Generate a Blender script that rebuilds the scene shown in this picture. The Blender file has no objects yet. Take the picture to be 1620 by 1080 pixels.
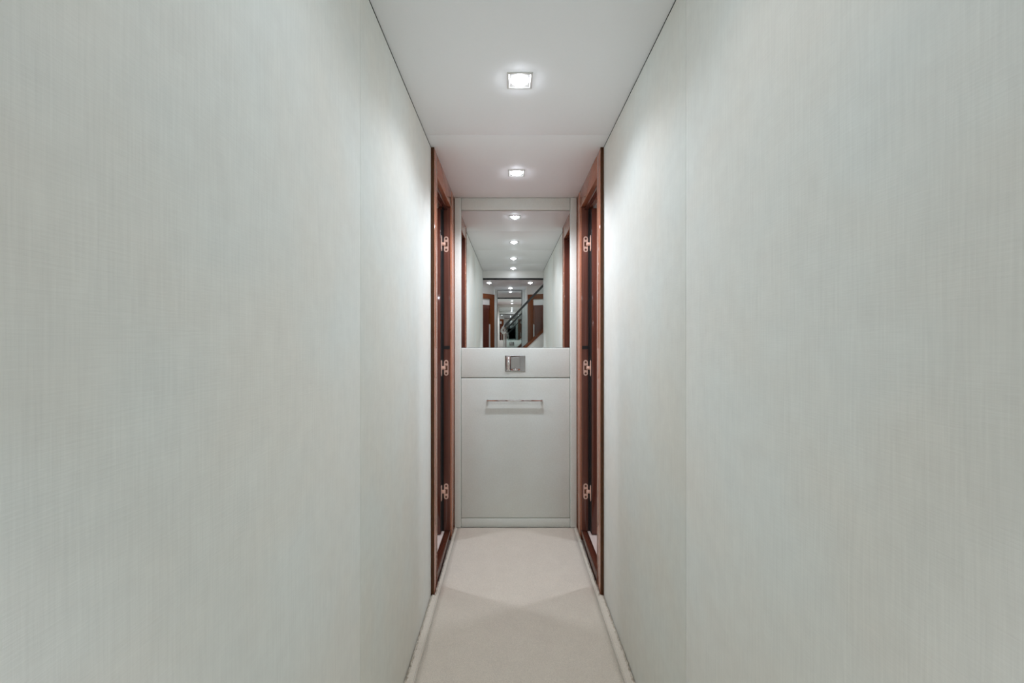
import bpy, bmesh, math, random
from mathutils import Vector, Matrix

# ------------------------------------------------------------------ camera, world, exposure
scene = bpy.context.scene
col = scene.collection
CAM_X, CAM_Z, F_PX = -0.0304, 1.18, 650.0
cam_data = bpy.data.cameras.new("camera")
cam_data.sensor_width = 36.0
cam_data.lens = F_PX / 1620.0 * 36.0
cam_data.shift_x = 2.0 / 1620.0
cam_data.shift_y = -6.0 / 1620.0
cam_data.clip_start = 0.01
cam = bpy.data.objects.new("camera", cam_data)
cam.location = (CAM_X, 0.0, CAM_Z)
cam.rotation_euler = (math.pi / 2, 0, 0)
col.objects.link(cam)
scene.camera = cam

world = bpy.data.worlds.new("world")
world.use_nodes = True
world.node_tree.nodes["Background"].inputs[0].default_value = (0.5, 0.52, 0.55, 1)
world.node_tree.nodes["Background"].inputs[1].default_value = 0.0
scene.world = world

vs = scene.view_settings
vs.view_transform = 'Standard'
vs.look = 'None'
vs.gamma = 1.0
vs.exposure = 0.18
vs.use_curve_mapping = False
try:
    scene.cycles.max_bounces = 12
    scene.cycles.diffuse_bounces = 7
    scene.cycles.glossy_bounces = 9
    scene.cycles.transparent_max_bounces = 12
    scene.cycles.sample_clamp_indirect = 4.0
    scene.cycles.caustics_reflective = True
    scene.cycles.use_adaptive_sampling = True
    scene.cycles.adaptive_threshold = 0.05
except Exception:
    pass

# watts of each downlight: (wide spill, downward beam)
LAMPS = [(20, 2), (5.0, 2), (1.4, 3), (0.6, 58), (1.5, 8), (1.2, 5), (16, 4), (4, 10)]
GLOW = 0.10            # added point light that halos the ceiling round each lens, watts
BEAM_ANGLE = 60.0
LAMP_COL = (1.0, 1.055, 1.17)
LENS_E = 52.0          # emission of the frosted lenses

# ------------------------------------------------------------------ dimensions (metres)
HW = 0.3957            # half width of the corridor
CEIL = 2.052
END_Y = 2.57           # mirror plane of the end wall
MOUTH_Y = -0.23        # where the corridor opens to the stair lobby
F0, F1 = 1.884, 2.59   # door frame, near and far edge
PROUD = 0.381          # face of the door frame
LOBBY_CEIL = 1.96
random.seed(7)

# ------------------------------------------------------------------ materials
def mat(name, base, rough=0.5, metal=0.0, coat=0.0, spec=0.5):
    m = bpy.data.materials.new(name)
    m.use_nodes = True
    b = m.node_tree.nodes["Principled BSDF"]
    b.inputs["Base Color"].default_value = (*base, 1)
    b.inputs["Roughness"].default_value = rough
    b.inputs["Metallic"].default_value = metal
    b.inputs["Coat Weight"].default_value = coat
    b.inputs["Coat Roughness"].default_value = 0.03
    b.inputs["Specular IOR Level"].default_value = spec
    return m, m.node_tree, b

def node(nt, typ, **kw):
    n = nt.nodes.new(typ)
    for k, v in kw.items():
        setattr(n, k, v)
    return n

def noise_ramp(nt, vec, scale, detail, lo, hi, lo_col, hi_col, rough=0.55):
    n = node(nt, 'ShaderNodeTexNoise')
    n.inputs['Scale'].default_value = scale
    n.inputs['Detail'].default_value = detail
    n.inputs['Roughness'].default_value = rough
    nt.links.new(vec, n.inputs['Vector'])
    r = node(nt, 'ShaderNodeValToRGB')
    r.color_ramp.elements[0].position = lo
    r.color_ramp.elements[1].position = hi
    r.color_ramp.elements[0].color = (*lo_col, 1)
    r.color_ramp.elements[1].color = (*hi_col, 1)
    nt.links.new(n.outputs['Fac'], r.inputs['Fac'])
    return n, r

def multiply(nt, a, b, fac=1.0):
    m = node(nt, 'ShaderNodeMix', data_type='RGBA', blend_type='MULTIPLY')
    m.inputs[0].default_value = fac
    nt.links.new(a, m.inputs[6]); nt.links.new(b, m.inputs[7])
    return m.outputs[2]

def fabric(name, base, scale=(1, 1, 1), contrast=0.10, bump=0.25):
    """woven wall cloth: fine upright threads crossed by finer weft"""
    m, nt, b = mat(name, base, 0.9, spec=0.25)
    tc = node(nt, 'ShaderNodeTexCoord')
    mp = node(nt, 'ShaderNodeMapping'); mp.inputs['Scale'].default_value = (290, 290, 11)
    nt.links.new(tc.outputs['Object'], mp.inputs['Vector'])
    mp2 = node(nt, 'ShaderNodeMapping'); mp2.inputs['Scale'].default_value = (30, 30, 420)
    nt.links.new(tc.outputs['Object'], mp2.inputs['Vector'])
    c = contrast
    n1, r1 = noise_ramp(nt, mp.outputs[0], 1.0, 2.0, 0.3, 0.7, (1 - c,) * 3, (1 + c * .4,) * 3)
    n2, r2 = noise_ramp(nt, mp2.outputs[0], 1.0, 2.0, 0.3, 0.7, (1 - c * .35,) * 3, (1 + c * .2,) * 3)
    n3, r3 = noise_ramp(nt, tc.outputs['Object'], 26.0, 4.0, 0.3, 0.75, (0.972, 0.97, 0.966), (1.02, 1.02, 1.015))
    n4, r4 = noise_ramp(nt, tc.outputs['Object'], 3.2, 2.0, 0.35, 0.65, (1.0, 0.975, 0.945), (0.985, 1.005, 1.005))
    rgb = node(nt, 'ShaderNodeRGB'); rgb.outputs[0].default_value = (*base, 1)
    o = multiply(nt, rgb.outputs[0], r1.outputs[0])
    o = multiply(nt, o, r2.outputs[0]); o = multiply(nt, o, r3.outputs[0]); o = multiply(nt, o, r4.outputs[0])
    nt.links.new(o, b.inputs['Base Color'])
    add = node(nt, 'ShaderNodeMath', operation='ADD')
    nt.links.new(n1.outputs['Fac'], add.inputs[0]); nt.links.new(n2.outputs['Fac'], add.inputs[1])
    bp = node(nt, 'ShaderNodeBump'); bp.inputs['Strength'].default_value = bump; bp.inputs['Distance'].default_value = 0.0012
    nt.links.new(add.outputs[0], bp.inputs['Height']); nt.links.new(bp.outputs[0], b.inputs['Normal'])
    b.inputs['Sheen Weight'].default_value = 0.1
    return m

def leather(name, base):
    m, nt, b = mat(name, base, 0.62, spec=0.35)
    tc = node(nt, 'ShaderNodeTexCoord')
    v = node(nt, 'ShaderNodeTexVoronoi'); v.inputs['Scale'].default_value = 260.0
    nt.links.new(tc.outputs['Object'], v.inputs['Vector'])
    n, r = noise_ramp(nt, tc.outputs['Object'], 120.0, 3.0, 0.3, 0.7, tuple(c * .96 for c in base), tuple(c * 1.02 for c in base))
    n2, r2 = noise_ramp(nt, tc.outputs['Object'], 9.0, 2.0, 0.35, 0.65, (0.985, 0.975, 0.965), (1, 1, 1))
    nt.links.new(multiply(nt, r.outputs[0], r2.outputs[0]), b.inputs['Base Color'])
    bp = node(nt, 'ShaderNodeBump'); bp.inputs['Strength'].default_value = 0.12; bp.inputs['Distance'].default_value = 0.0008
    nt.links.new(v.outputs['Distance'], bp.inputs['Height']); nt.links.new(bp.outputs[0], b.inputs['Normal'])
    return m

M = {}
M['wall'] = fabric('wall_cloth', (0.805, 0.825, 0.79), contrast=0.032, bump=0.12)
M['leather'] = leather('end_wall_leather', (0.78, 0.83, 0.785))
M['lobby'] = fabric('lobby_cloth', (0.78, 0.785, 0.765), contrast=0.03, bump=0.1)

def ceiling_mat():
    m, nt, b = mat('ceiling_panel', (0.82, 0.82, 0.83), 0.6, spec=0.3)
    tc = node(nt, 'ShaderNodeTexCoord')
    n, r = noise_ramp(nt, tc.outputs['Object'], 160.0, 2.0, 0.3, 0.7, (0.94, 0.955, 0.97), (0.955, 0.965, 0.98))
    nt.links.new(r.outputs[0], b.inputs['Base Color'])
    bp = node(nt, 'ShaderNodeBump'); bp.inputs['Strength'].default_value = 0.06; bp.inputs['Distance'].default_value = 0.0006
    nt.links.new(n.outputs['Fac'], bp.inputs['Height']); nt.links.new(bp.outputs[0], b.inputs['Normal'])
    return m
M['ceiling'] = ceiling_mat()
M['shadow_gap'] = mat('dark_backing', (0.05, 0.05, 0.048), 0.9)[0]

def carpet_mat(name, base):
    m, nt, b = mat(name, base, 1.0, spec=0.1)
    tc = node(nt, 'ShaderNodeTexCoord')
    n1, r1 = noise_ramp(nt, tc.outputs['Object'], 420.0, 2.0, 0.3, 0.7, (0.84, 0.84, 0.84), (1.08, 1.08, 1.08))
    n2, r2 = noise_ramp(nt, tc.outputs['Object'], 14.0, 3.0, 0.35, 0.7, (0.975, 0.97, 0.965), (1.015, 1.015, 1.01))
    rgb = node(nt, 'ShaderNodeRGB'); rgb.outputs[0].default_value = (*base, 1)
    o = multiply(nt, rgb.outputs[0], r1.outputs[0]); o = multiply(nt, o, r2.outputs[0])
    nt.links.new(o, b.inputs['Base Color'])
    bp = node(nt, 'ShaderNodeBump'); bp.inputs['Strength'].default_value = 0.5; bp.inputs['Distance'].default_value = 0.002
    nt.links.new(n1.outputs['Fac'], bp.inputs['Height']); nt.links.new(bp.outputs[0], b.inputs['Normal'])
    b.inputs['Sheen Weight'].default_value = 0.2
    return m
M['carpet'] = carpet_mat('carpet_pile', (0.655, 0.595, 0.510))
M['carpet_edge'] = carpet_mat('carpet_border', (0.68, 0.625, 0.540))
M['lobby_carpet'] = carpet_mat('lobby_carpet_pile', (0.76, 0.71, 0.64))

def lacquer(name, dark, light, rough=0.06, axis='Z', spec=0.32):
    m, nt, b = mat(name, light, rough, coat=0.0, spec=spec)
    tc = node(nt, 'ShaderNodeTexCoord')
    mp = node(nt, 'ShaderNodeMapping')
    mp.inputs['Scale'].default_value = (60, 60, 1.6) if axis == 'Z' else (60, 1.6, 60)
    nt.links.new(tc.outputs['Object'], mp.inputs['Vector'])
    n, r = noise_ramp(nt, mp.outputs[0], 1.0, 4.0, 0.3, 0.7, dark, light)
    nt.links.new(r.outputs[0], b.inputs['Base Color'])
    return m
M['wood'] = lacquer('cherry_lacquer', (0.39, 0.135, 0.070), (0.48, 0.178, 0.098), spec=0.42)
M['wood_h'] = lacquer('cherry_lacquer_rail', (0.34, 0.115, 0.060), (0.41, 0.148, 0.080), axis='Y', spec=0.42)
M['lobby_wood'] = lacquer('lobby_mahogany', (0.15, 0.045, 0.017), (0.22, 0.070, 0.028))
M['wood_dark'] = lacquer('mahogany_lacquer', (0.10, 0.030, 0.020), (0.155, 0.050, 0.034), spec=0.5)
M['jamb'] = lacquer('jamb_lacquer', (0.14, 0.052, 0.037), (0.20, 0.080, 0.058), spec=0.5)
M['sill'] = lacquer('sill_stain', (0.05, 0.014, 0.008), (0.10, 0.03, 0.017), axis='Y')
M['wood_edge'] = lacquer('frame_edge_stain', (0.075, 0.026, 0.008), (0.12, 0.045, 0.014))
M['cabin_floor'] = lacquer('cabin_floor_wood', (0.62, 0.51, 0.46), (0.72, 0.61, 0.56), rough=0.3, axis='Y')
M['dull_black'] = mat('dull_black_fill', (0.012, 0.010, 0.010), 0.6)[0]  # near-black fill, partly painted shade at the door gap and edge
M['chrome'] = mat('polished_chrome', (0.80, 0.80, 0.80), 0.06, 1.0)[0]
M['dark_chrome'] = mat('grey_chrome', (0.42, 0.415, 0.41), 0.10, 1.0)[0]  # chrome with a darker grey base colour
M['satin'] = mat('brushed_nickel', (0.74, 0.74, 0.72), 0.38, 0.7)[0]
M['hinge'] = mat('rose_bronze', (0.95, 0.68, 0.57), 0.42, 0.55)[0]
M['hinge_dark'] = mat('bronze_shadow', (0.25, 0.13, 0.09), 0.4, 1.0)[0]
M['mirror'] = mat('mirror_silver', (0.87, 0.88, 0.875), 0.0, 1.0)[0]
M['black'] = mat('black_trim', (0.012, 0.012, 0.013), 0.35)[0]
M['rail'] = mat('graphite_rail', (0.06, 0.065, 0.065), 0.25, 0.3)[0]
M['white'] = mat('white_lacquer', (0.80, 0.79, 0.76), 0.3)[0]
M['thread'] = mat('border_stitch', (0.52, 0.49, 0.42), 0.9)[0]

def emit_mat(name, strength, colr=(1.0, 1.05, 1.15)):
    m, nt, b = mat(name, (0.9, 0.9, 0.9), 0.4)
    b.inputs['Emission Color'].default_value = (*colr, 1)
    b.inputs['Emission Strength'].default_value = strength
    return m
M['lens'] = emit_mat('lit_lens', LENS_E)

def glass_mat():
    m, nt, b = mat('stair_glass', (0.80, 0.86, 0.84), 0.02)
    b.inputs['Transmission Weight'].default_value = 1.0
    b.inputs['IOR'].default_value = 1.3
    return m
M['glass'] = glass_mat()

# ------------------------------------------------------------------ geometry helpers
def link(o, parent=None):
    col.objects.link(o)
    if parent is not None:
        o.parent = parent
    return o

def tag(o, label=None, cat=None, group=None, kind=None):
    for k, v in (('label', label), ('category', cat), ('group', group), ('kind', kind)):
        if v: o[k] = v
    return o

def empty(name, loc=(0, 0, 0)):
    o = bpy.data.objects.new(name, None)
    o.location = loc
    o.empty_display_size = 0.05
    return link(o)

def finish(name, bm, m, parent=None, smooth=False, origin=None):
    bmesh.ops.recalc_face_normals(bm, faces=bm.faces)
    if parent is not None:
        origin = parent.matrix_basis.translation.copy() if parent.parent is None else None
        off = Vector((0, 0, 0)); p = parent
        while p is not None:
            off += p.matrix_basis.translation; p = p.parent
        bmesh.ops.translate(bm, verts=bm.verts, vec=-off)
    elif origin is not None:
        bmesh.ops.translate(bm, verts=bm.verts, vec=-Vector(origin))
    me = bpy.data.meshes.new(name)
    bm.to_mesh(me); bm.free()
    me.materials.append(m)
    if smooth:
        for p in me.polygons: p.use_smooth = True
    o = bpy.data.objects.new(name, me)
    if parent is None and origin is not None:
        o.location = origin
    return link(o, parent)

def add_box(bm, a, b, bevel=0.0, seg=2, rot=None, pivot=None):
    lo = [min(a[i], b[i]) for i in range(3)]; hi = [max(a[i], b[i]) for i in range(3)]
    r = bmesh.ops.create_cube(bm, size=1.0)
    vs_ = r['verts']
    for v in vs_:
        v.co = Vector([lo[i] + (v.co[i] + 0.5) * (hi[i] - lo[i]) for i in range(3)])
    geom = vs_
    if bevel > 0:
        es = list({e for v in vs_ for e in v.link_edges})
        r2 = bmesh.ops.bevel(bm, geom=es, offset=bevel, segments=seg, profile=0.5, affect='EDGES')
        geom = list({v for f in r2['faces'] for v in f.verts} | {v for v in vs_ if v.is_valid})
    if rot is not None:
        bmesh.ops.rotate(bm, verts=[v for v in geom if v.is_valid], cent=pivot, matrix=rot)
    return geom

def box(name, a, b, m, parent=None, bevel=0.0, seg=2, smooth=False, origin=None):
    bm = bmesh.new()
    add_box(bm, a, b, bevel, seg)
    o = finish(name, bm, m, parent, origin=origin)
    if bevel > 0:
        for p in o.data.polygons: p.use_smooth = True
        try:
            o.data.set_sharp_from_angle(angle=math.radians(50))
        except Exception:
            pass
    return o

def slab(name, pts, z0, z1, m, parent=None):
    """vertical prism over a plan polygon"""
    bm = bmesh.new()
    lo = [bm.verts.new((x, y, z0)) for x, y in pts]
    hi = [bm.verts.new((x, y, z1)) for x, y in pts]
    bm.faces.new(lo); bm.faces.new(hi)
    n = len(pts)
    for i in range(n):
        bm.faces.new((lo[i], lo[(i + 1) % n], hi[(i + 1) % n], hi[i]))
    return finish(name, bm, m, parent)

def seg_pts(p0, p1, t):
    """plan quad from p0 to p1, thickened by t to the left of travel"""
    p0, p1 = Vector(p0), Vector(p1)
    d = (p1 - p0).normalized(); n = Vector((-d.y, d.x)) * t
    return [tuple(p0), tuple(p1), tuple(p1 + n), tuple(p0 + n)]

def cyl(bm, p0, p1, r, n=12):
    p0, p1 = Vector(p0), Vector(p1)
    d = p1 - p0
    q = d.to_track_quat('Z', 'Y').to_matrix().to_4x4()
    bmesh.ops.create_cone(bm, cap_ends=True, segments=n, radius1=r, radius2=r, depth=d.length,
                          matrix=Matrix.Translation((p0 + p1) / 2) @ q)

# ------------------------------------------------------------------ floor and carpet
floor = box('floor', (-1.7, -1.75, -0.06), (1.75, 2.95, -0.018), M['cabin_floor'])
tag(floor, 'floor deck under the pale corridor carpet', 'floor', kind='structure')

def carpet():
    root = empty('carpet_runner', (0, 1.17, -0.018))
    tag(root, 'pale beige pile carpet filling the corridor floor with stitched border strips', 'carpet')
    # pile field, gently uneven
    bm = bmesh.new()
    nx, ny = 28, 140
    x0, x1, y0, y1 = -0.3616, 0.3616, MOUTH_Y, 2.556
    grid = []
    for j in range(ny + 1):
        row = []
        for i in range(nx + 1):
            x = x0 + (x1 - x0) * i / nx; y = y0 + (y1 - y0) * j / ny
            e = min(x - x0, x1 - x)
            z = -0.0008 * max(0, 1 - e / 0.004) + random.uniform(-0.0006, 0.0006)
            row.append(bm.verts.new((x, y, z)))
        grid.append(row)
    for j in range(ny):
        for i in range(nx):
            bm.faces.new((grid[j][i], grid[j][i + 1], grid[j + 1][i + 1], grid[j + 1][i]))
    ring = ([grid[0][i] for i in range(nx + 1)] + [grid[j][nx] for j in range(1, ny + 1)] +
            [grid[ny][i] for i in range(nx - 1, -1, -1)] + [grid[j][0] for j in range(ny - 1, 0, -1)])
    low = [bm.verts.new((v.co.x, v.co.y, -0.0178)) for v in ring]
    for k in range(len(ring)):
        bm.faces.new((ring[k], ring[(k + 1) % len(ring)], low[(k + 1) % len(ring)], low[k]))
    finish('pile_field', bm, M['carpet'], root, smooth=True)
    for s in (-1, 1):
        # raised border strip with a woolly outer edge
        bm = bmesh.new()
        rows = []
        n = 560
        for j in range(n + 1):
            y = MOUTH_Y + (2.552 - MOUTH_Y) * j / n
            t = min(1, max(0, (y - (F0 - 0.012)) / 0.012))
            xo = (HW - 0.0002) * (1 - t) + (PROUD - 0.0012) * t
            wob = random.uniform(-0.0028, 0.0004)
            xi = 0.3622
            prof = [(xi, -0.0178), (xi, -0.001), (xi + 0.002, 0.0), (xi + 0.008, 0.0012),
                    (xo - 0.008 + wob * .6, 0.003 + random.uniform(-.001, .003)),
                    (xo - 0.001 + wob, 0.004 + random.uniform(-.003, .0045)), (xo - 0.001 + wob * .5, -0.0178)]
            rows.append([bm.verts.new((s * x, y, z)) for x, z in prof])
        for j in range(n):
            for k in range(6):
                bm.faces.new((rows[j][k], rows[j][k + 1], rows[j + 1][k + 1], rows[j + 1][k]))
        bm.faces.new(rows[0]); bm.faces.new(rows[-1])
        strip = finish('border_strip', bm, M['carpet_edge'], root, smooth=True)
        # two lines of stitching beside the border
        for dx in (0.3570, 0.3660):
            bm = bmesh.new()
            y = MOUTH_Y + 0.01
            while y < 2.545:
                zz = 0.0003 if dx < .36 else 0.0006
                add_box(bm, (s * (dx - .0009), y, zz - .002), (s * (dx + .0009), y + 0.0085, zz + 0.0004))
                y += 0.0105
            st = finish('stitching', bm, M['thread'], strip); st['kind'] = 'stuff'
        # loose wool tufts along the outer edge
        bm = bmesh.new()
        y = MOUTH_Y + 0.01
        while y < 2.545:
            lim = HW if y < F0 - 0.008 else PROUD
            x = lim - random.uniform(0.001, 0.010); z = random.uniform(0.001, 0.005)
            r = random.uniform(0.0014, 0.003); h = random.uniform(0.004, 0.012)
            lean = random.uniform(-0.002, 0.0015)
            base = [bm.verts.new((s * min(lim - .0006, x + r * math.cos(a)), y + r * math.sin(a), z - .003)) for a in (0.3, 2.4, 4.5)]
            tip = bm.verts.new((s * min(lim - .0005, x + lean), y + random.uniform(-.002, .002), z + h * .7))
            for k in range(3): bm.faces.new((base[k], base[(k + 1) % 3], tip))
            y += random.uniform(0.0008, 0.0018)
        tf = finish('wool_tufts', bm, M['carpet_edge'], strip); tf['kind'] = 'stuff'
carpet()

lc = slab('lobby_carpet', [(-0.93, -0.24), (-0.93, -0.36), (-0.28, -1.07), (-0.28, -1.54), (0.2, -1.54), (0.2, -1.07), (0.72, -0.85), (1.55, -0.82), (1.55, -0.27), (0.38, -0.27), (0.38, -0.24)],
          -0.0178, 0.0, M['lobby_carpet'])
tag(lc, 'pale carpet of the stair lobby seen in the mirror', 'carpet')

# ------------------------------------------------------------------ corridor walls and ceiling
for s, side in ((-1, 'left'), (1, 'right')):
    w = box('wall_' + side, (s * 0.412, MOUTH_Y - 0.02, -0.0178), (s * 0.46, F0 - 0.001, CEIL + 0.03), M['shadow_gap'])
    tag(w, f'{side} corridor wall lined with grey-green woven cloth panels', 'wall', kind='structure')
    for y0, y1 in ((MOUTH_Y - 0.02, 0.9993), (1.0007, F0 - 0.002)):
        box('wall_panel', (s * HW, y0, -0.0176), (s * 0.413, y1, CEIL - 0.002), M['wall'], w, bevel=0.0014, seg=3)

ceil = box('ceiling', (-0.46, MOUTH_Y, CEIL + 0.012), (0.46, 2.64, CEIL + 0.05), M['shadow_gap'])
tag(ceil, 'pale flat corridor ceiling made of wide panels', 'ceiling', kind='structure')
seams = [MOUTH_Y + 0.002, 0.29, 1.03, 1.77, 2.589]
for a, b in zip(seams[:-1], seams[1:]):
    box('ceiling_panel', (-0.3955, a + 0.0008, CEIL), (0.3955, b - 0.0008, CEIL + 0.0125), M['ceiling'], ceil, bevel=0.0012, seg=2)

soffit = box('trim_1', (-0.412, MOUTH_Y - 0.03, LOBBY_CEIL), (0.412, MOUTH_Y, CEIL + 0.05), M['white'])
tag(soffit, 'ceiling step where the corridor meets the lobby, seen in mirror', 'trim', kind='structure')
box('black_strip', (-0.396, MOUTH_Y - 0.031, LOBBY_CEIL - 0.022), (0.396, MOUTH_Y - 0.012, LOBBY_CEIL + 0.0005), M['black'], soffit)

# ------------------------------------------------------------------ end wall: pilasters, header, mirror, cabinet
we = box('wall_end', (-0.46, 2.592, -0.0178), (0.46, 2.64, CEIL + 0.012), M['shadow_gap'])
tag(we, 'end wall of the corridor with padded grey frame panels', 'wall', kind='structure')
for s in (-1, 1):
    box('pilaster', (s * 0.3405, 2.5525, 0.0005), (s * 0.3803, 2.592, CEIL - 0.001), M['leather'], we, bevel=0.004, seg=4)
box('header_panel', (-0.339, 2.559, 1.976), (0.339, 2.592, CEIL - 0.001), M['leather'], we, bevel=0.004, seg=4)
box('skirting_panel', (-0.339, 2.560, 0.0005), (0.339, 2.592, 0.0555), M['leather'], we, bevel=0.002, seg=3)

mir = box('wall_mirror', (-0.3395, END_Y, 1.1185), (0.3395, 2.5915, 1.9735), M['mirror'])
tag(mir, 'large clear mirror on the end wall above the cabinet', 'mirror')

cab = empty('built_in_cabinet', (0, 2.576, 0.058))
tag(cab, 'grey padded cabinet below the mirror with chrome latch and bar', 'cabinet')
box('body', (-0.339, 2.578, 0.0585), (0.339, 2.5915, 1.1165), M['shadow_gap'], cab)
dr = box('flap', (-0.3388, 2.5585, 0.9315), (0.3388, 2.5785, 1.1165), M['leather'], cab, bevel=0.0045, seg=4)
pn = box('door_panel', (-0.3388, 2.5585, 0.0585), (0.3388, 2.5785, 0.9275), M['leather'], cab, bevel=0.0045, seg=4)
# flush latch: a chrome frame round a hinged thumb tab
bm = bmesh.new()
lx0, lx1, lz0, lz1 = -0.066, 0.0605, 0.970, 1.069
yb = 2.5545
add_box(bm, (lx0, yb, lz0), (lx0 + 0.034, 2.5595, lz1), 0.0012)
add_box(bm, (lx1 - 0.032, yb, lz0), (lx1, 2.5595, lz1), 0.0012)
add_box(bm, (lx0 + 0.033, yb, lz1 - 0.010), (lx1 - 0.031, 2.5595, lz1), 0.0012)
add_box(bm, (lx0 + 0.033, yb, lz0), (lx1 - 0.031, 2.5595, lz0 + 0.008), 0.0012)
add_box(bm, (lx0 + 0.030, 2.5580, lz0 + .004), (lx1 - 0.028, 2.5592, lz1 - .004))
finish('latch_plate', bm, M['dark_chrome'], dr)
bm = bmesh.new()
def half_round(bm, c, r, d, a0, a1, axis, n=14):
    rows = []
    for k in range(n + 1):
        t = math.pi * k / n
        u, v = -r * math.cos(t), -d * math.sin(t)
        if axis == 'Z':
            rows.append((bm.verts.new((c + u, 2.5548 + v, a0)), bm.verts.new((c + u, 2.5548 + v, a1))))
        else:
            rows.append((bm.verts.new((a0, 2.5548 + v, c + u)), bm.verts.new((a1, 2.5548 + v, c + u))))
    for p, q in zip(rows[:-1], rows[1:]):
        bm.faces.new((p[0], q[0], q[1], p[1]))
    bm.faces.new([r_[0] for r_ in rows]); bm.faces.new([r_[1] for r_ in rows])
half_round(bm, lx0 + 0.0215, 0.0125, 0.0055, lz0 + 0.003, lz1 - 0.003, 'Z')
o = finish('latch_ridge', bm, M['chrome'], dr, smooth=True)
bm = bmesh.new()
half_round(bm, lz0 + 0.011, 0.0065, 0.004, lx0 + 0.0375, lx1 - 0.0345, 'X')
finish('latch_lip', bm, M['chrome'], dr, smooth=True)
bm = bmesh.new()
g = add_box(bm, (lx0 + 0.0365, 2.5548, lz0 + 0.018), (lx1 - 0.0345, 2.5575, lz1 - 0.0115), 0.001)
bmesh.ops.rotate(bm, verts=bm.verts, cent=Vector((0, 2.556, lz1 - 0.012)), matrix=Matrix.Rotation(math.radians(3), 3, 'X'))
finish('latch_tab', bm, M['dark_chrome'], dr)
box('latch_shadow_slot', (lx0 + 0.0335, 2.5572, lz0 + 0.008), (lx0 + 0.0372, 2.5582, lz1 - 0.010), M['black'], dr)
# bar handle on two posts
bm = bmesh.new()
cyl(bm, (-0.178, 2.538, 0.791), (0.165, 2.538, 0.791), 0.0052, 16)
finish('handle_bar', bm, M['chrome'], pn, smooth=True)
for x in (-0.174, 0.161):
    bm = bmesh.new()
    cyl(bm, (x, 2.536, 0.791), (x, 2.5588, 0.791), 0.0068, 16)
    finish('handle_post', bm, M['chrome'], pn)

# ------------------------------------------------------------------ door frames, hinges and doors
def hinge_plate_bm(w, h, t):
    """upright plate with round ends, centred, thickness along -Y"""
    bm = bmesh.new()
    pts = []
    r = w / 2
    for k in range(9):
        a = math.pi * k / 8
        pts.append((r * math.cos(a), h / 2 - r + r * math.sin(a)))
    for k in range(9):
        a = math.pi + math.pi * k / 8
        pts.append((r * math.cos(a), -h / 2 + r + r * math.sin(a)))
    f = [bm.verts.new((x, -t, z)) for x, z in pts]
    b = [bm.verts.new((x, 0, z)) for x, z in pts]
    bm.faces.new(f); bm.faces.new(b)
    for i in range(len(pts)):
        bm.faces.new((f[i], f[(i + 1) % len(pts)], b[(i + 1) % len(pts)], b[i]))
    return bm

HINGE_Z = [(385 - 534), (582 - 534), (779 - 534)]
HINGE_Z = [CAM_Z - v / 273.0 for v in HINGE_Z]

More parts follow.
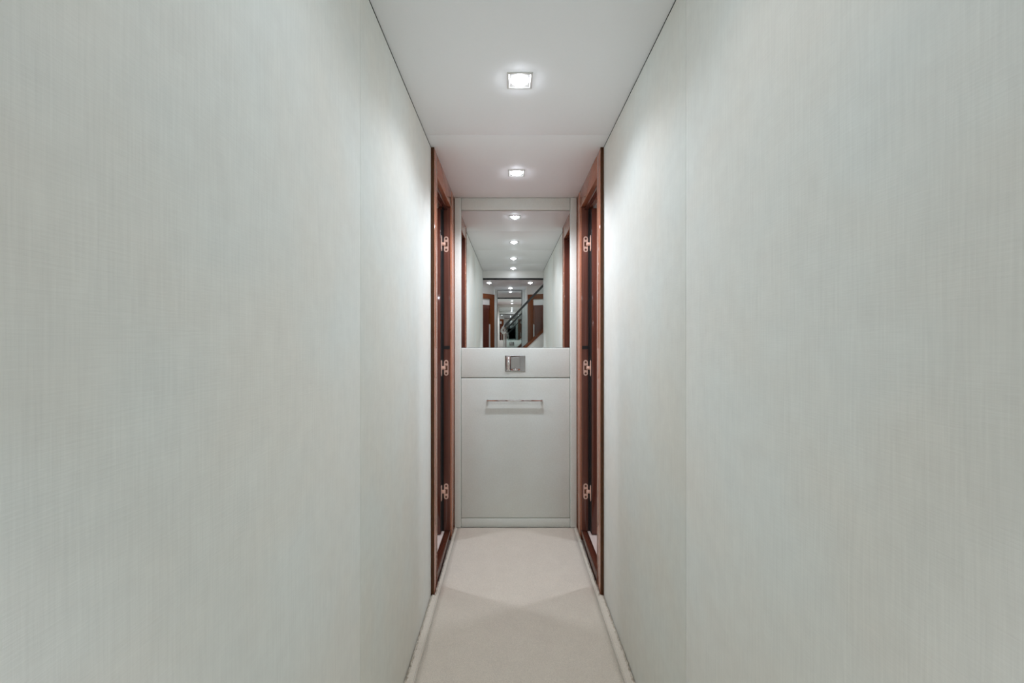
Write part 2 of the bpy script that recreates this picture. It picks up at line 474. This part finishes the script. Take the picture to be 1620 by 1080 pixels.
for s, side, n in ((-1, 'left', 1), (1, 'right', 2)):
    fr = empty(f'trim_{n + 1}', (s * 0.42, (F0 + F1) / 2, -0.0178))
    tag(fr, f'glossy cherry wood door frame in the {side} corridor wall', 'door frame', kind='structure')
    XB = 0.46
    OUT = 2.434
    box('stile', (s * PROUD, F0, -0.0176), (s * XB, 1.964, CEIL - 0.0005), M['wood'], fr, bevel=0.0022, seg=3)
    box('stile', (s * PROUD, OUT, -0.0176), (s * XB, F1 + 0.001, CEIL - 0.0005), M['wood'], fr, bevel=0.0022, seg=3)
    box('head', (s * PROUD, 1.9642, 1.946), (s * XB, OUT - 0.001, CEIL - 0.0005), M['wood_h'], fr, bevel=0.0022, seg=3)
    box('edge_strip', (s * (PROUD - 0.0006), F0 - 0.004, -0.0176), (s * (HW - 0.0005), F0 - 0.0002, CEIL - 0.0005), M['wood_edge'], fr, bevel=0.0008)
    jb = box('hinge_jamb', (s * 0.3835, 2.402, 0.052), (s * 0.4225, OUT - 0.0005, 1.9455), M['jamb'], fr, bevel=0.0018, seg=2)
    box('edge_bead', (s * 0.3812, 2.3995, 0.056), (s * 0.3850, 2.4035, 1.9455), M['wood'], fr, bevel=0.0011, seg=3)
    box('sill', (s * 0.3835, 1.9645, -0.0176), (s * 0.418, OUT - 0.001, 0.052), M['sill'], fr, bevel=0.004, seg=3)
    box('jamb_gap_shade', (s * 0.4228, 2.401, 0.052), (s * 0.434, OUT - 0.0005, 1.9455), M['dull_black'], fr)  # black fill standing in for the shade inside the hinge gap
    box('door_stop', (s * 0.40, 1.9685, 1.925), (s * 0.425, 2.4015, 1.9455), M['wood_dark'], fr, bevel=0.0015)
    box('strike_jamb', (s * 0.3835, 1.9642, 0.052), (s * 0.4595, 1.968, 1.9455), M['wood_dark'], fr, bevel=0.001)
    # black bar across the jamb
    box('jamb_bar', (s * 0.386, 2.4005, 1.114), (s * 0.421, 2.4025, 1.133), M['dull_black'], fr)
    # door leaf, swung open into the cabin
    dl = box(f'door_{n}', (s * 0.4325, 2.3495, 0.056), (s * 0.985, 2.397, 1.921), M['wood_dark'], None, bevel=0.002, seg=2,
             origin=(s * 0.4325, 2.373, 0.056))
    tag(dl, f'dark glossy mahogany door standing open inside the {side} doorway', 'door', kind='structure')
    box('edge_shade', (s * 0.4312, 2.3505, 0.057), (s * 0.4326, 2.396, 1.920), M['dull_black'], dl)  # black band painting the shade on the door's edge
    for hz in HINGE_Z:
        bm = hinge_plate_bm(0.026, 0.092, 0.0022)
        bmesh.ops.translate(bm, verts=bm.verts, vec=(s * 0.4075, 2.4022, hz))
        hp = finish('hinge_plate', bm, M['hinge'], fr)
        for dz in (-0.032, 0.032):
            bm = bmesh.new()
            cyl(bm, (s * 0.4075, 2.3990, hz + dz), (s * 0.4075, 2.4003, hz + dz), 0.0062, 12)
            finish('screw', bm, M['hinge_dark'], hp)
        bm = bmesh.new()
        add_box(bm, (s * 0.399, 2.3985, hz - 0.013), (s * 0.416, 2.4003, hz + 0.013), 0.0006)
        finish('hinge_pocket', bm, M['hinge_dark'], hp)
        bm = bmesh.new()
        add_box(bm, (s * 0.411, 2.392, hz - 0.010), (s * 0.4345, 2.3995, hz + 0.010), 0.002)
        add_box(bm, (s * 0.414, 2.388, hz - 0.005), (s * 0.429, 2.393, hz + 0.005), 0.002)
        finish('hinge_knuckle', bm, M['hinge'], hp)
        # matching leaf let into the edge of the door
        bm = hinge_plate_bm(0.026, 0.092, 0.0022)
        bmesh.ops.rotate(bm, verts=bm.verts, cent=(0, 0, 0), matrix=Matrix.Rotation(math.radians(-90 if s < 0 else 90) * -1, 3, 'Z'))
        bmesh.ops.translate(bm, verts=bm.verts, vec=(s * 0.4313, 2.373, hz))
        finish('hinge_leaf', bm, M['hinge'], dl)

    # the cabin behind the doorway
    cf = slab(f'floor_cabin_{side}', [(s * 0.4185, 1.9645), (s * 0.4185, 2.4), (s * 0.461, 2.4), (s * 0.461, 2.5905), (s * 0.483, 2.5905), (s * 0.483, 2.798), (s * 1.578, 2.798), (s * 1.578, 1.292), (s * 0.461, 1.292), (s * 0.461, 1.9645)],
              -0.0178, 0.050, M['cabin_floor'])
    tag(cf, f'pinkish cabin floor seen past the sill of the {side} doorway', 'floor', kind='structure')
    cw = empty(f'wall_cabin_{side}', (s * 1.0, 2.0, 0))
    tag(cw, f'pale cabin walls glimpsed through the {side} doorway', 'wall', kind='structure')
    box('lining', (s * 0.462, 1.25, -0.0178), (s * 1.62, 1.29, 2.12), M['white'], cw)
    box('lining', (s * 0.462, 2.80, -0.0178), (s * 1.62, 2.84, 2.12), M['white'], cw)
    box('lining', (s * 1.58, 1.29, -0.0178), (s * 1.62, 2.80, 2.12), M['white'], cw)
    box('lining', (s * 0.462, 2.592, -0.0178), (s * 0.482, 2.80, 2.12), M['wood_dark'], cw)
    box('cabin_ceiling', (s * 0.462, 1.25, 2.10), (s * 1.62, 2.84, 2.14), M['ceiling'], cw)

# ------------------------------------------------------------------ downlights
def downlight(x, y, z, label, group, watts, beam, size=0.086, bulge=0.008, spot=150, name='downlight'):
    root = empty(name, (x, y, z))
    tag(root, label, 'downlight', group)
    h = size / 2
    # square chrome bezel with a round mouth
    bm = bmesh.new()
    N = 48
    def sq(a, r):
        c, s_ = math.cos(a), math.sin(a)
        k = r / max(abs(c), abs(s_))
        return c * k, s_ * k
    rings = []
    for prof in (('s', h, 0.0), ('s', h, -0.003), ('s', h - 0.002, -0.0045), ('s', h - 0.007, -0.0045), ('s', h - 0.009, -0.0025),
                 ('c', 0.031, -0.0022), ('c', 0.0295, -0.001)):
        ring = []
        for k in range(N):
            a = 2 * math.pi * (k + 0.5) / N
            px, py = sq(a, prof[1]) if prof[0] == 's' else (prof[1] * math.cos(a), prof[1] * math.sin(a))
            ring.append(bm.verts.new((x + px, y + py, z + prof[2])))
        rings.append(ring)
    # exact corners of the square
    for ring, pr in zip(rings[:5], (h, h, h - .002, h - .007, h - .009)):
        for q in range(4):
            a = math.pi / 4 + q * math.pi / 2
            k = min(range(N), key=lambda i: abs((2 * math.pi * (i + .5) / N - a + math.pi) % (2 * math.pi) - math.pi))
            ring[k].co.x = x + math.copysign(pr, math.cos(a)); ring[k].co.y = y + math.copysign(pr, math.sin(a))
    for r0, r1 in zip(rings[:-1], rings[1:]):
        for k in range(N):
            bm.faces.new((r0[k], r0[(k + 1) % N], r1[(k + 1) % N], r1[k]))
    finish('bezel', bm, M['satin'], root)
    # frosted bulging lens that gives the light
    bm = bmesh.new()
    prev = None
    for i in range(6):
        t = i / 5
        r = 0.029 * math.cos(t * math.pi / 2); dz = -0.0015 - bulge * math.sin(t * math.pi / 2)
        if i == 5:
            tip = bm.verts.new((x, y, z + dz))
            for k in range(24): bm.faces.new((prev[k], prev[(k + 1) % 24], tip))
            break
        ring = [bm.verts.new((x + r * math.cos(2 * math.pi * k / 24), y + r * math.sin(2 * math.pi * k / 24), z + dz)) for k in range(24)]
        if prev:
            for k in range(24): bm.faces.new((prev[k], prev[(k + 1) % 24], ring[(k + 1) % 24], ring[k]))
        prev = ring
    finish('lens', bm, M['lens'], root, smooth=True)
    # reflector lamp: a strong soft-edged beam down and a weak wide spill to the walls
    for nm, w, ang, bl in (('beam', beam, BEAM_ANGLE, 1.0), ('spill', watts, spot, 0.6)):
        ld = bpy.data.lights.new(nm, 'SPOT')
        ld.energy = w
        ld.spot_size = math.radians(ang)
        ld.spot_blend = bl
        ld.shadow_soft_size = 0.03
        ld.color = LAMP_COL
        lo = bpy.data.objects.new(nm, ld)
        lo.location = (0, 0, -bulge - 0.026)
        link(lo, root)
    gd = bpy.data.lights.new('added_glow', 'POINT')  # extra point light, added for the halo round the lens
    gd.energy = GLOW
    gd.shadow_soft_size = 0.004
    gd.color = LAMP_COL
    go = bpy.data.objects.new('added_glow', gd)
    go.location = (0, 0, -bulge - 0.007)
    link(go, root)
    return root

G1 = 'square downlights along the corridor ceiling'
downlight(0.0, 2.174, CEIL, 'lit square ceiling downlight farthest along, between the two door frames', G1, *LAMPS[0])
downlight(0.0, 1.392, CEIL, 'lit square ceiling downlight that looks largest, top of the picture', G1, *LAMPS[1])
downlight(0.0, 0.617, CEIL, 'lit square downlight seen in the mirror, third lamp from its top', G1, *LAMPS[2])
downlight(0.0, -0.015, CEIL, 'lit square downlight by the ceiling step, lowest corridor lamp in the mirror', G1, *LAMPS[3])
G2 = 'downlights of the stair lobby'
downlight(-0.335, -0.69, LOBBY_CEIL, 'lobby downlight on the left below the black strip in mirror', G2, *LAMPS[4])
downlight(0.245, -0.69, LOBBY_CEIL, 'lobby downlight on the right below the black strip in mirror', G2, *LAMPS[4])
downlight(-0.035, -1.29, LOBBY_CEIL, 'lobby downlight just above the far mirror, seen in the mirror', G2, *LAMPS[5], size=0.07)
for s, side in ((-1, 'left'), (1, 'right')):
    downlight(s * 0.85, 2.17, 2.10, f'downlight in the cabin ceiling behind the {side} doorway', 'cabin downlights', *LAMPS[6])

# ------------------------------------------------------------------ stair lobby behind the camera (seen in the mirror)
AY = -1.08          # front of the mirror niche
NX0, NX1 = -0.289, 0.209
MY = -1.56
def lobby_wall(name, p0, p1, t, z1, label, z0=-0.0178):
    o = slab(name, seg_pts(p0, p1, t), z0, z1, M['lobby'])
    return tag(o, label, 'wall', kind='structure')
lobby_wall('wall_back', (NX0 - 0.04, MY - 0.012), (NX1 + 0.04, MY - 0.012), -0.04, 2.0, 'pale back wall of the niche carrying the far mirror')
lobby_wall('wall_niche_left', (NX0, AY), (NX0, MY - 0.012), -0.04, 2.0, 'pale left cheek of the far mirror niche')
lobby_wall('wall_niche_right', (NX1, AY), (NX1, MY - 0.012), 0.04, 2.0, 'pale right cheek of the far mirror niche')
LP0, LP1 = (NX0, AY), (-0.95, -0.35)
RP0, RP1 = (NX1, AY), (0.75, -0.84)
lobby_wall('wall_lobby_left', LP0, LP1, 0.04, 2.0, 'pale slanted lobby wall on the left in the mirror')
lobby_wall('wall_lobby_right', RP0, RP1, -0.04, 3.0, 'pale slanted lobby wall on the right behind the handrail in mirror')
lobby_wall('wall_lobby_side', LP1, (-0.95, MOUTH_Y), 0.04, 2.0, 'short side wall of the stair lobby')
lobby_wall('wall_lobby_front', (-0.462, MOUTH_Y - 0.03), (-0.99, MOUTH_Y - 0.03), -0.04, 2.0, 'lobby wall beside the corridor mouth on the left')
lobby_wall('wall_stair_front', (0.462, MOUTH_Y - 0.03), (1.62, MOUTH_Y - 0.03), 0.04, 3.0, 'stairwell wall beside the corridor mouth on the right')
lobby_wall('wall_stair_back', RP1, (1.62, -0.84), -0.04, 3.0, 'stairwell wall behind the flight of steps')
lobby_wall('wall_stair_end', (1.6, -0.84), (1.6, MOUTH_Y - 0.03), -0.04, 3.0, 'wall at the head of the stairs')
lce = slab('ceiling_lobby', [(-1.0, MOUTH_Y - 0.03), (-1.0, -1.65), (0.44, -1.65), (0.44, MOUTH_Y - 0.03)], LOBBY_CEIL, LOBBY_CEIL + 0.09, M['ceiling'])
tag(lce, 'low pale lobby ceiling beyond the black strip in mirror', 'ceiling', kind='structure')
sce = slab('ceiling_stair', [(0.40, MOUTH_Y + 0.02), (0.40, -1.1), (1.66, -1.1), (1.66, MOUTH_Y + 0.02)], 3.0, 3.05, M['ceiling'])
tag(sce, 'ceiling high over the stairwell', 'ceiling', kind='structure')
swl = slab('wall_stair_upper', [(0.40, MOUTH_Y - 0.03), (0.44, MOUTH_Y - 0.03), (0.44, -1.0), (0.40, -1.0)], LOBBY_CEIL + 0.091, 3.0, M['lobby'])
tag(swl, 'upstand wall above the lobby ceiling around the stairwell', 'wall', kind='structure')
downlight(0.95, -0.55, 3.0, 'added unseen lamp high over the stairs', 'downlights of the stair lobby', *LAMPS[7])  # out-of-view lamp added to light the stairwell

fm = box('niche_mirror', (-0.245, MY - 0.0115, 0.35), (0.144, MY, 1.948), M['mirror'])
tag(fm, 'tall narrow mirror in the niche, seen within the large mirror', 'mirror')
bm = bmesh.new()
for a, b in (((-0.249, MY - .011, .346), (-0.245, MY + .003, 1.952)), ((0.144, MY - .011, .346), (0.150, MY + .003, 1.952)),
             ((-0.2451, MY - .011, 1.948), (0.1441, MY + .003, 1.952)), ((-0.2451, MY - .011, .346), (0.1441, MY + .003, .35))):
    add_box(bm, a, b)
finish('mirror_edge', bm, M['rail'], fm)

def lobby_door(n, p0, p1, a0, a1, label, t_sign):
    """framed doorway against a slanted lobby wall; a0..a1 run along the wall"""
    p0, p1 = Vector(p0), Vector(p1)
    d = (p1 - p0).normalized(); nrm = Vector((d.y, -d.x)) * t_sign
    root = empty(f'door_{n}', (*((p0 + d * (a0 + a1) / 2)), 0))
    tag(root, label, 'door', kind='structure')
    def part(name, u0, u1, z0, z1, o0, o1, m, parent=root):
        q = [p0 + d * u0 + nrm * o0, p0 + d * u1 + nrm * o0, p0 + d * u1 + nrm * o1, p0 + d * u0 + nrm * o1]
        return slab(name, [tuple(v) for v in q], z0, z1, m, parent)
    top, jw = 1.828, 0.085
    part('jamb', a0, a0 + jw, 0.001, top, 0.001, 0.030, M['lobby_wood'])
    part('jamb', a1 - jw, a1, 0.001, top, 0.001, 0.030, M['lobby_wood'])
    part('head', a0 + jw, a1 - jw, top - 0.07, top, 0.001, 0.030, M['lobby_wood'])
    part('transom_panel', a0 + jw, a1 - jw, 1.665, top - 0.0705, 0.001, 0.010, M['white'])
    part('top_rail', a0 + jw, a1 - jw, 1.60, 1.6645, 0.001, 0.018, M['wood_dark'])
    w = (a1 - a0 - 2 * jw)
    x = a0 + jw
    part('seal_strip', x, x + 0.02, 0.02, 1.5995, 0.001, 0.012, M['lobby_wood'])
    part('leaf', x + 0.0205, x + w * 0.42, 0.02, 1.5995, 0.001, 0.016, M['wood_dark'])
    part('dark_gap', x + w * 0.42, x + w * 0.47, 0.02, 1.5995, 0.001, 0.006, M['dull_black'])
    part('leaf', x + w * 0.47, x + w, 0.02, 1.5995, 0.001, 0.016, M['wood_dark'])
    hd = part('pull_handle', x + 0.004, x + 0.017, 1.02, 1.38, 0.0125, 0.030, M['white'])
    return root
LL = (Vector(LP1) - Vector(LP0)).length
RL = (Vector(RP1) - Vector(RP0)).length
lobby_door(3, LP0, LP1, 0.012, 0.72, 'cherry framed doorway on the left in the mirror, pale panel on top', 1)
lobby_door(4, RP0, RP1, 0.03, RL - 0.01, 'cherry framed doorway on the right in the mirror behind the handrail', -1)

# ------------------------------------------------------------------ staircase
SY0, SY1 = -0.40, -0.76
def cap_z(x): return 1.133 + 0.93 * (x - 0.28)
X_END = -0.14
st = empty('staircase', (0.4, -0.58, 0))
tag(st, 'white sided staircase with cherry capping and dark sloping handrail in the mirror', 'staircase')
def side_wall(y0, y1):
    bm = bmesh.new()
    prof = [(X_END, 0.0), (1.58, 0.0), (1.58, cap_z(1.58)), (X_END, cap_z(X_END))]
    a = [bm.verts.new((x, y0, z)) for x, z in prof]; b = [bm.verts.new((x, y1, z)) for x, z in prof]
    bm.faces.new(a); bm.faces.new(b)
    for i in range(4): bm.faces.new((a[i], a[(i + 1) % 4], b[(i + 1) % 4], b[i]))
    finish('side_panel', bm, M['white'], st)
    bm = bmesh.new()
    lo, hi = 0.0005, 0.045
    prof = [(X_END - .012, cap_z(X_END - .012) + lo), (1.58, cap_z(1.58) + lo), (1.58, cap_z(1.58) + hi), (X_END - .012, cap_z(X_END - .012) + hi)]
    ya, yb = max(y0, y1) + .008, min(y0, y1) - .008
    a = [bm.verts.new((x, ya, z)) for x, z in prof]; b = [bm.verts.new((x, yb, z)) for x, z in prof]
    bm.faces.new(a); bm.faces.new(b)
    for i in range(4): bm.faces.new((a[i], a[(i + 1) % 4], b[(i + 1) % 4], b[i]))
    finish('capping', bm, M['lobby_wood'], st)
side_wall(SY0, SY0 - 0.03)
side_wall(SY1 + 0.03, SY1)
# lower steps, then the flight between the side panels
for k in range(3):
    x0 = -0.53 + 0.13 * k
    box('step', (x0, SY0 - 0.002, 0.001 + 0.19 * k), (X_END - 0.0005 if k < 3 else 0, SY1 + 0.002, 0.19 * (k + 1)), M['white'], st, bevel=0.004)
for k in range(9):
    x0 = X_END + 0.19 * k
    z = 0.74 + 0.18 * k
    box('riser', (x0, SY0 - 0.031, z - 0.18), (x0 + 0.015, SY1 + 0.031, z - 0.0305), M['white'], st)
    box('tread', (x0 - 0.012, SY0 - 0.031, z - 0.03), (x0 + 0.19, SY1 + 0.031, z), M['wood'], st, bevel=0.004)

hr = st          # the handrail is fixed to the stair
def rail_z(x): return 1.327 + 1.05 * (x + 0.124)
ry = SY0 - 0.015
def sloped(name, x0, x1, dz0, dz1, yh, m, zf, parent):
    bm = bmesh.new()
    prof = [(x0, zf(x0) + dz0), (x1, zf(x1) + dz0), (x1, zf(x1) + dz1), (x0, zf(x0) + dz1)]
    a = [bm.verts.new((x, ry + yh, z)) for x, z in prof]; b = [bm.verts.new((x, ry - yh, z)) for x, z in prof]
    bm.faces.new(a); bm.faces.new(b)
    for i in range(4): bm.faces.new((a[i], a[(i + 1) % 4], b[(i + 1) % 4], b[i]))
    return finish(name, bm, m, parent)
sloped('rail', -0.118, 0.95, -0.020, 0.020, 0.022, M['rail'], rail_z, hr)
# glass below the rail
bm = bmesh.new()
prof = [(-0.10, cap_z(-0.10) + 0.046), (0.94, cap_z(0.94) + 0.046), (0.94, rail_z(0.94) - 0.021), (-0.10, rail_z(-0.10) - 0.021)]
a = [bm.verts.new((x, ry + .004, z)) for x, z in prof]; b = [bm.verts.new((x, ry - .004, z)) for x, z in prof]
bm.faces.new(a); bm.faces.new(b)
for i in range(4): bm.faces.new((a[i], a[(i + 1) % 4], b[(i + 1) % 4], b[i]))
finish('glass_panel', bm, M['glass'], hr)
# chrome scroll end and newel
bm = bmesh.new()
pts = [(-0.110, rail_z(-0.110)), (-0.132, rail_z(-0.132)), (-0.150, 1.296), (-0.155, 1.27), (-0.142, 1.246), (-0.122, 1.238), (-0.108, 1.248)]
for (xa, za), (xb, zb) in zip(pts[:-1], pts[1:]):
    cyl(bm, (xa, ry, za), (xb, ry, zb), 0.020, 12)
for (xa, za) in pts[1:]:
    bmesh.ops.create_uvsphere(bm, u_segments=12, v_segments=8, radius=0.020, matrix=Matrix.Translation((xa, ry, za)))
finish('scroll_end', bm, M['chrome'], hr, smooth=True)
bm = bmesh.new()
cyl(bm, (-0.122, ry, cap_z(-0.122) + 0.030), (-0.122, ry, 1.245), 0.012, 14)
cyl(bm, (-0.122, ry, cap_z(-0.122) + 0.046), (-0.122, ry, cap_z(-0.122) + 0.085), 0.024, 14)
finish('newel_post', bm, M['chrome'], hr)
